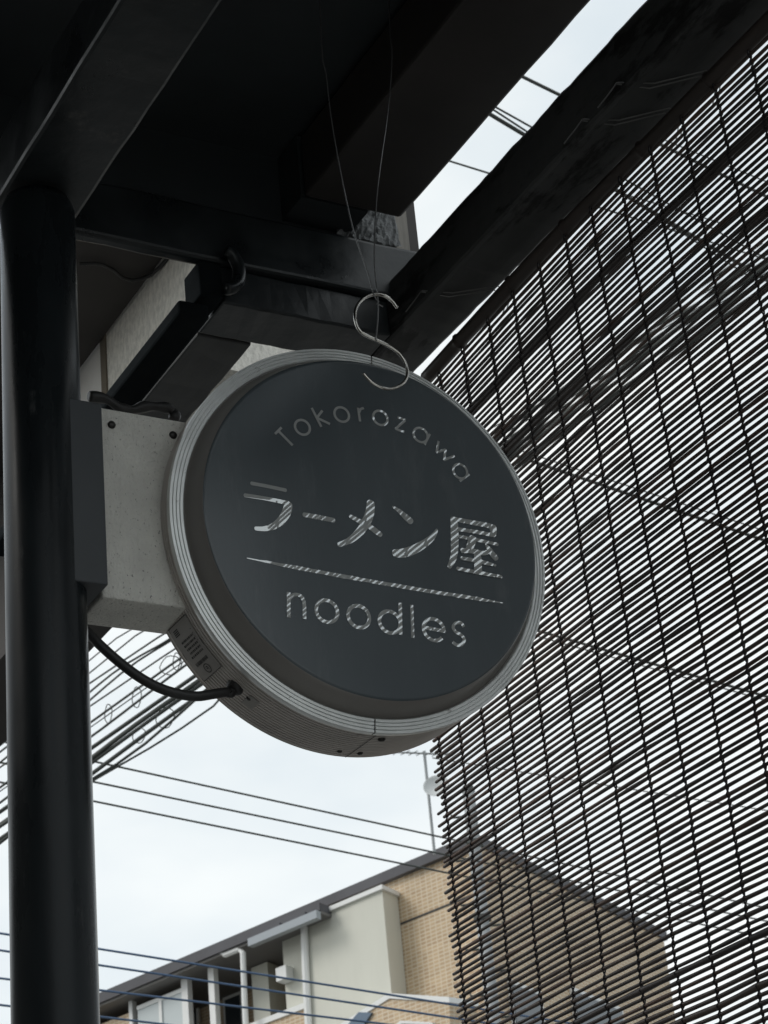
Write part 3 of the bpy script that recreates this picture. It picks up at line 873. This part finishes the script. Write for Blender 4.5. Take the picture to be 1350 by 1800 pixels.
# windows on the back wall of the balcony
for xa, xb, yt, yb in ((395, 430, 1755, 1800), (330, 352, 1765, 1800)):
    a, zt_ = SZ(xa, yt, BK); b, _ = SZ(xb, yt, BK)
    w_ = lbox('window', min(a, b), max(a, b), ZR - 2.6, zt_, BK - 0.06, BK - 0.012, M['white_trim'])
    lbox('pane', min(a, b) + 0.06, max(a, b) - 0.06, ZR - 2.55, zt_ - 0.06, BK - 0.075, BK - 0.061, M['window_glass'], w_)
# tiled end wall beyond the screens
a, _ = SZ(232, 1760, FP); b = 13.4
lbox('end_wall', a + 0.03, b, 0.0, z_e - 0.14, FP + 0.01, BK - 0.015, M['tile'])
# raked parapet in front of the cream wall
FQ = FP - 0.5
poly = [FL(x, y, FQ) for x, y in ((586, 1830), (612, 1800), (684, 1756), (766, 1761), (790, 1762), (792, 1850), (586, 1850))]
finish('raked_parapet', MB().prism(poly, NIN * 0.48), M['tile'])
for (xa, ya), (xb, yb) in (((600, 1808), (684, 1755)), ((684, 1755), (790, 1762))):
    p, q = FL(xa, ya, FQ - 0.02), FL(xb, yb, FQ - 0.02)
    finish('coping', MB().prism([p, q, q + Vector((0, 0, 0.07)), p + Vector((0, 0, 0.07))], NIN * 0.52), M['white_trim'])
poly = [FL(x, y, FQ - 0.04) for x, y in ((612, 1800), (630, 1779), (653, 1780), (640, 1800), (625, 1830), (600, 1830))]
finish('window', MB().prism(poly, NIN * 0.03), M['blue_glass'])
poly = [FL(x, y, FQ - 0.06) for x, y in ((695, 1800), (704, 1794), (760, 1797), (760, 1801), (705, 1799), (698, 1810))]
finish('window_trim', MB().prism(poly, NIN * 0.05), M['white_trim'])
# joint in the tile wall
lbox('wall_joint', 0.0, sA, SZ(740, 1610, 0)[1] - 0.015, SZ(740, 1610, 0)[1] + 0.015, -0.006, -0.001, M['groove'])
# windows of the right facade, seen through the blind
for xa, xb, ya, yb in ((890, 945, 1722, 1850), (1000, 1085, 1735, 1850)):
    da, zt_ = rface(xa, ya); db, _ = rface(xb, ya); zb_ = zt_ - 1.5
    w_ = lbox('window', -0.05, 0.02, zb_, zt_, min(da, db), max(da, db), M['white_trim'])
    lbox('pane', -0.065, -0.051, zb_ + 0.06, zt_ - 0.06, min(da, db) + 0.06, max(da, db) - 0.06, M['window_glass'], w_)

# antenna mast on its roof
def adist(x, y, t): return at_dist(x, y, t)
T_A = 29.5
ant = empty('roof_antenna', tuple(adist(764, 1500, T_A))); ant.location = adist(764, 1500, T_A)
tag(ant, 'thin television antenna mast with pale dish standing on the apartment roof', 'antenna')
base = adist(764, 1502, T_A); top = Vector((base.x, base.y, base.z + 1.42))
MB().tube([base, top], 0.02, 8).obj('mast', M['pole_grey'], ant)
yd = (RIGHT * 0.75 + FWD * 0.3); yd.z = 0; yd.normalize(); zx_ = Vector((-yd.y, yd.x, 0))
mb = MB().tube([top - yd * 0.42 + Vector((0, 0, -.03)), top + yd * 0.35 + Vector((0, 0, -.03))], 0.012, 6); mb.obj('boom', M['pole_grey'], ant)
for k in range(7):
    p = top + yd * (-0.38 + 0.11 * k) + Vector((0, 0, -.03))
    MB().tube([p - zx_ * 0.16 - Vector((0, 0, .03)), p + zx_ * 0.16 + Vector((0, 0, .03))], 0.007, 5).obj('element', M['pole_grey'], ant)
dn = (Vector((-0.55, -0.75, 0.35))).normalized(); du = dn.cross(Vector((0, 0, 1))).normalized(); dw = dn.cross(du)
MB().lathe([(0.0, -0.05), (0.08, -0.04), (0.15, -0.015), (0.17, 0.01), (0.17, 0.016), (0.15, -0.009), (0.0, -0.044)], at_dist(767, 1382, T_A - 0.1), du, dw, dn, 24).obj('dish', M['dish'], ant, smooth=True)

# ------------------------------------------------------------------ utility pole seen through the blind
dd = ray(842, 1560); tp = 21.0 / math.hypot(dd.x, dd.y); pb = CAM + dd * tp
ztop = (CAM + ray(823, 1392) * (21.0 / math.hypot(ray(823, 1392).x, ray(823, 1392).y))).z
pole = empty('utility_pole', (pb.x, pb.y, 0)); tag(pole, 'slim grey utility pole with step bolts behind the bamboo blind', 'pole')
MB().tube([(pb.x, pb.y, 0), (pb.x, pb.y, ztop)], [0.085, 0.06], 16).obj('shaft', M['pole_grey'], pole, smooth=True)
MB().tube([(pb.x, pb.y, ztop), (pb.x, pb.y, ztop + 0.06)], [0.066, 0.05], 16).obj('cap', M['cable'], pole)
k = 0; zc = ztop - 0.25
while zc > 2.0:
    s = 1 if k % 2 else -1
    d = RIGHT * s; d.z = 0; d.normalize()
    MB().tube([Vector((pb.x, pb.y, zc)), Vector((pb.x, pb.y, zc)) + d * 0.19, Vector((pb.x, pb.y, zc + 0.03)) + d * 0.19], 0.012, 6).obj('step_bolt', M['cable'], pole)
    zc -= 0.22; k += 1
for zc in (ztop - 0.55, ztop - 1.3):
    MB().tube([(pb.x, pb.y, zc), (pb.x, pb.y, zc + 0.05)], 0.085, 16).obj('band', M['cable'], pole)

# ------------------------------------------------------------------ overhead wires
def wire(name, p1, t1, p2, t2, r, material, label, group, e1=0.6, e2=0.6, wavy=0.0, wl=0.5, seed=0, sag=0.0, gather=None):
    a, b = at_dist(*p1, t1), at_dist(*p2, t2); d = b - a; A = a - d * e1; B = b + d * e2; L = (B - A).length
    kb = (e1 + 1.0) / (e1 + 1.0 + e2)
    n = 40 if (gather is not None and wavy == 0) else 2 if (wavy == 0 and sag == 0) else (24 if wavy == 0 else max(24, int(L / wl * 7)))
    rnd = random.Random(seed); ph = rnd.uniform(0, 6)
    side = (B - A).cross(Vector((0, 0, 1))).normalized(); up = Vector((0, 0, 1))
    pts = []
    for i in range(n + 1):
        t = i / n; p = A.lerp(B, t)
        if gather is not None:
            q = max(0.0, (t - kb) / (1 - kb)); p = p + (gather - B) * (1 - (1 - q) ** 2)   # drawn together beyond the second point
        if wavy:
            s = t * L
            p = p + up * wavy * (math.sin(s / wl * 6.283 + ph) + 0.5 * math.sin(s / wl * 2.7 + 1.3 * ph)) + side * wavy * 0.8 * math.cos(s / wl * 6.283 + ph)
        if sag: p = p - up * sag * 4 * t * (1 - t) 
        pts.append(p)
    o = MB().tube(pts, r, 6).obj(name, material, None, smooth=True, origin=None)
    tag(o, label, 'wire', group); return o, A, B
for nm, (p1, p2) in zip(('uppermost', 'middle', 'lowest'), (((195, 1345), (755, 1467)), ((163, 1374), (757, 1497)), ((163, 1408), (760, 1529)))):
    wire('overhead_wire', p1, 15.0, p2, 16.5, 0.0068, M['cable'], nm + ' of three straight dark wires crossing the sky above the apartment roof', 'three street wires above the roof', 1.2, 1.6)
z8 = lambda x, y: (150 + x / 1.9286, 1400 + y / 1.9286)
for nm, (p1, p2) in zip(('uppermost', 'second highest', 'third highest', 'lowest'), (((35, 515), (1240, 705)), ((35, 570), (1240, 750)), ((35, 655), (1010, 771)), ((35, 745), (400, 788)))):
    wire('overhead_wire', z8(*p1), 13.0, z8(*p2), 13.6, 0.0065, M['cable_blue'], nm + ' of four blue grey wires passing in front of the apartment balconies', 'blue wires before the balconies', 1.4, 1.3)
for nm, (p1, p2, r) in zip(('uppermost dark wire, standing alone,', 'thin wire of the close pair', 'thin wire of the close pair', 'thick wire just under the close thin pair', 'lowest hair thin wire'), (((925, 138), (982, 166), .010), ((878, 192), (928, 220), .006), ((872, 196), (918, 226), .006), ((865, 203), (915, 233), .012), ((790, 283), (848, 301), .0055))):
    wire('overhead_wire', p1, 12.0, p2, 12.15, r, M['cable'], nm + ' in the sky slit beside the fascia beam', 'wires in the sky slit', 12, 10)
for p1, p2, r in (((924, 807), (1350, 952), .014), ((924, 795), (1350, 935), .006), ((950, 1110), (1350, 1225), .012), ((950, 1120), (1350, 1232), .006), ((1000, 1370), (1350, 1425), .005), ((1190, 255), (1300, 300), .006), ((1060, 330), (1200, 372), .006)):
    wire('overhead_wire', p1, 14.0, p2, 14.0, r * 0.75, M['cable'], 'dark wire crossing behind the bamboo blind', 'wires behind the blind', 0.7, 0.5)
# the run of cables climbing from lower left to upper right
z7 = lambda x, y: (100 + x / 2.7, 1000 + y / 2.7)
run = [((160, 490), (400, 295), .0045, 0, 'thin'), ((160, 430), (300, 315), .004, 0, 'thin'), ((160, 540), (510, 305), .0055, .0, 'thin'),
       ((160, 580), (530, 330), .006, .012, 'wavy'), ((160, 612), (540, 340), .006, .012, 'wavy'), ((160, 650), (550, 385), .005, 0, 'thin'),
       ((165, 725), (590, 420), .007, 0, 'thin'), ((165, 748), (600, 440), .0035, 0, 'thin'), ((165, 790), (620, 455), .008, .004, 'thick'),
       ((165, 850), (660, 505), .013, 0, 'thick'), ((165, 900), (670, 530), .015, .006, 'thick'), ((165, 918), (690, 548), .012, .004, 'thick'),
       ((170, 968), (720, 572), .013, .004, 'thick'), ((170, 985), (700, 600), .008, .025, 'wavy'), ((170, 1010), (745, 640), .006, .014, 'wavy')]
lab = {'thin': ('thin straight wire of the cable run climbing past the sign', 'thin wires of the cable run'),
       'wavy': ('thin wavy wire twisting along the cable run behind the sign', 'wavy wires of the cable run'),
       'thick': ('thick black cable of the cable run behind the sign', 'thick cables of the cable run')}
extra = {10: 'thickest black cable in the middle of the cable run behind the sign', 8: 'slimmest of the thick black cables, highest of them in the cable run',
         12: 'thick black cable lowest of the thick ones in the cable run', 14: 'wavy thin wire hanging lowest of the whole cable run',
         13: 'widely waving thin wire just above the lowest wire of the run'}
a_, b_ = at_dist(*z7(*run[10][0]), 13.0), at_dist(*z7(*run[10][1]), 12.78); B10 = b_ + (b_ - a_) * 5.6
ends = {}
for i, (p1, p2, r, wv, kd) in enumerate(run):
    o, A, B = wire('overhead_cable', z7(*p1), 13.0, z7(*p2), 12.78, r * (0.9 if kd == 'thick' else 1), M['cable'], extra.get(i, lab[kd][0]), lab[kd][1], 2.2, 5.6, wv, 0.55 + 0.07 * i, i, gather=None if kd == 'thick' else B10 + Vector((0, 0, 0.025 * (i % 5 - 2))))
    ends[i] = (A, B)
# hanger loops on the messenger wire
def loop_at(x, y, w_, h_, t, seed):
    c_ = at_dist(x, y, t); rnd = random.Random(seed); pts = []
    for k in range(15):
        a = 2 * math.pi * k / 14
        pts.append(c_ + RIGHT * w_ * math.sin(a) * (1 + 0.2 * math.sin(2 * a)) + UP * h_ * math.cos(a) + FWD * 0.02 * math.sin(a * 0.5))
    o = MB().tube(pts, 0.003, 5).obj('hanger_loop', M['cable'], None, smooth=True)
    tag(o, 'small looped wire tie on the cable run under the sign box', 'cable tie', 'wire ties on the cable run')
for k, (x, y, w_, h_) in enumerate(((190, 1255, 0.02, 0.055), (240, 1226, 0.025, 0.06), (310, 1163, 0.02, 0.05), (300, 1170, 0.06, 0.055), (290, 1262, 0.05, 0.06), (244, 1293, 0.035, 0.045))):
    loop_at(*((x, y) + (w_, h_)), 12.8, k)
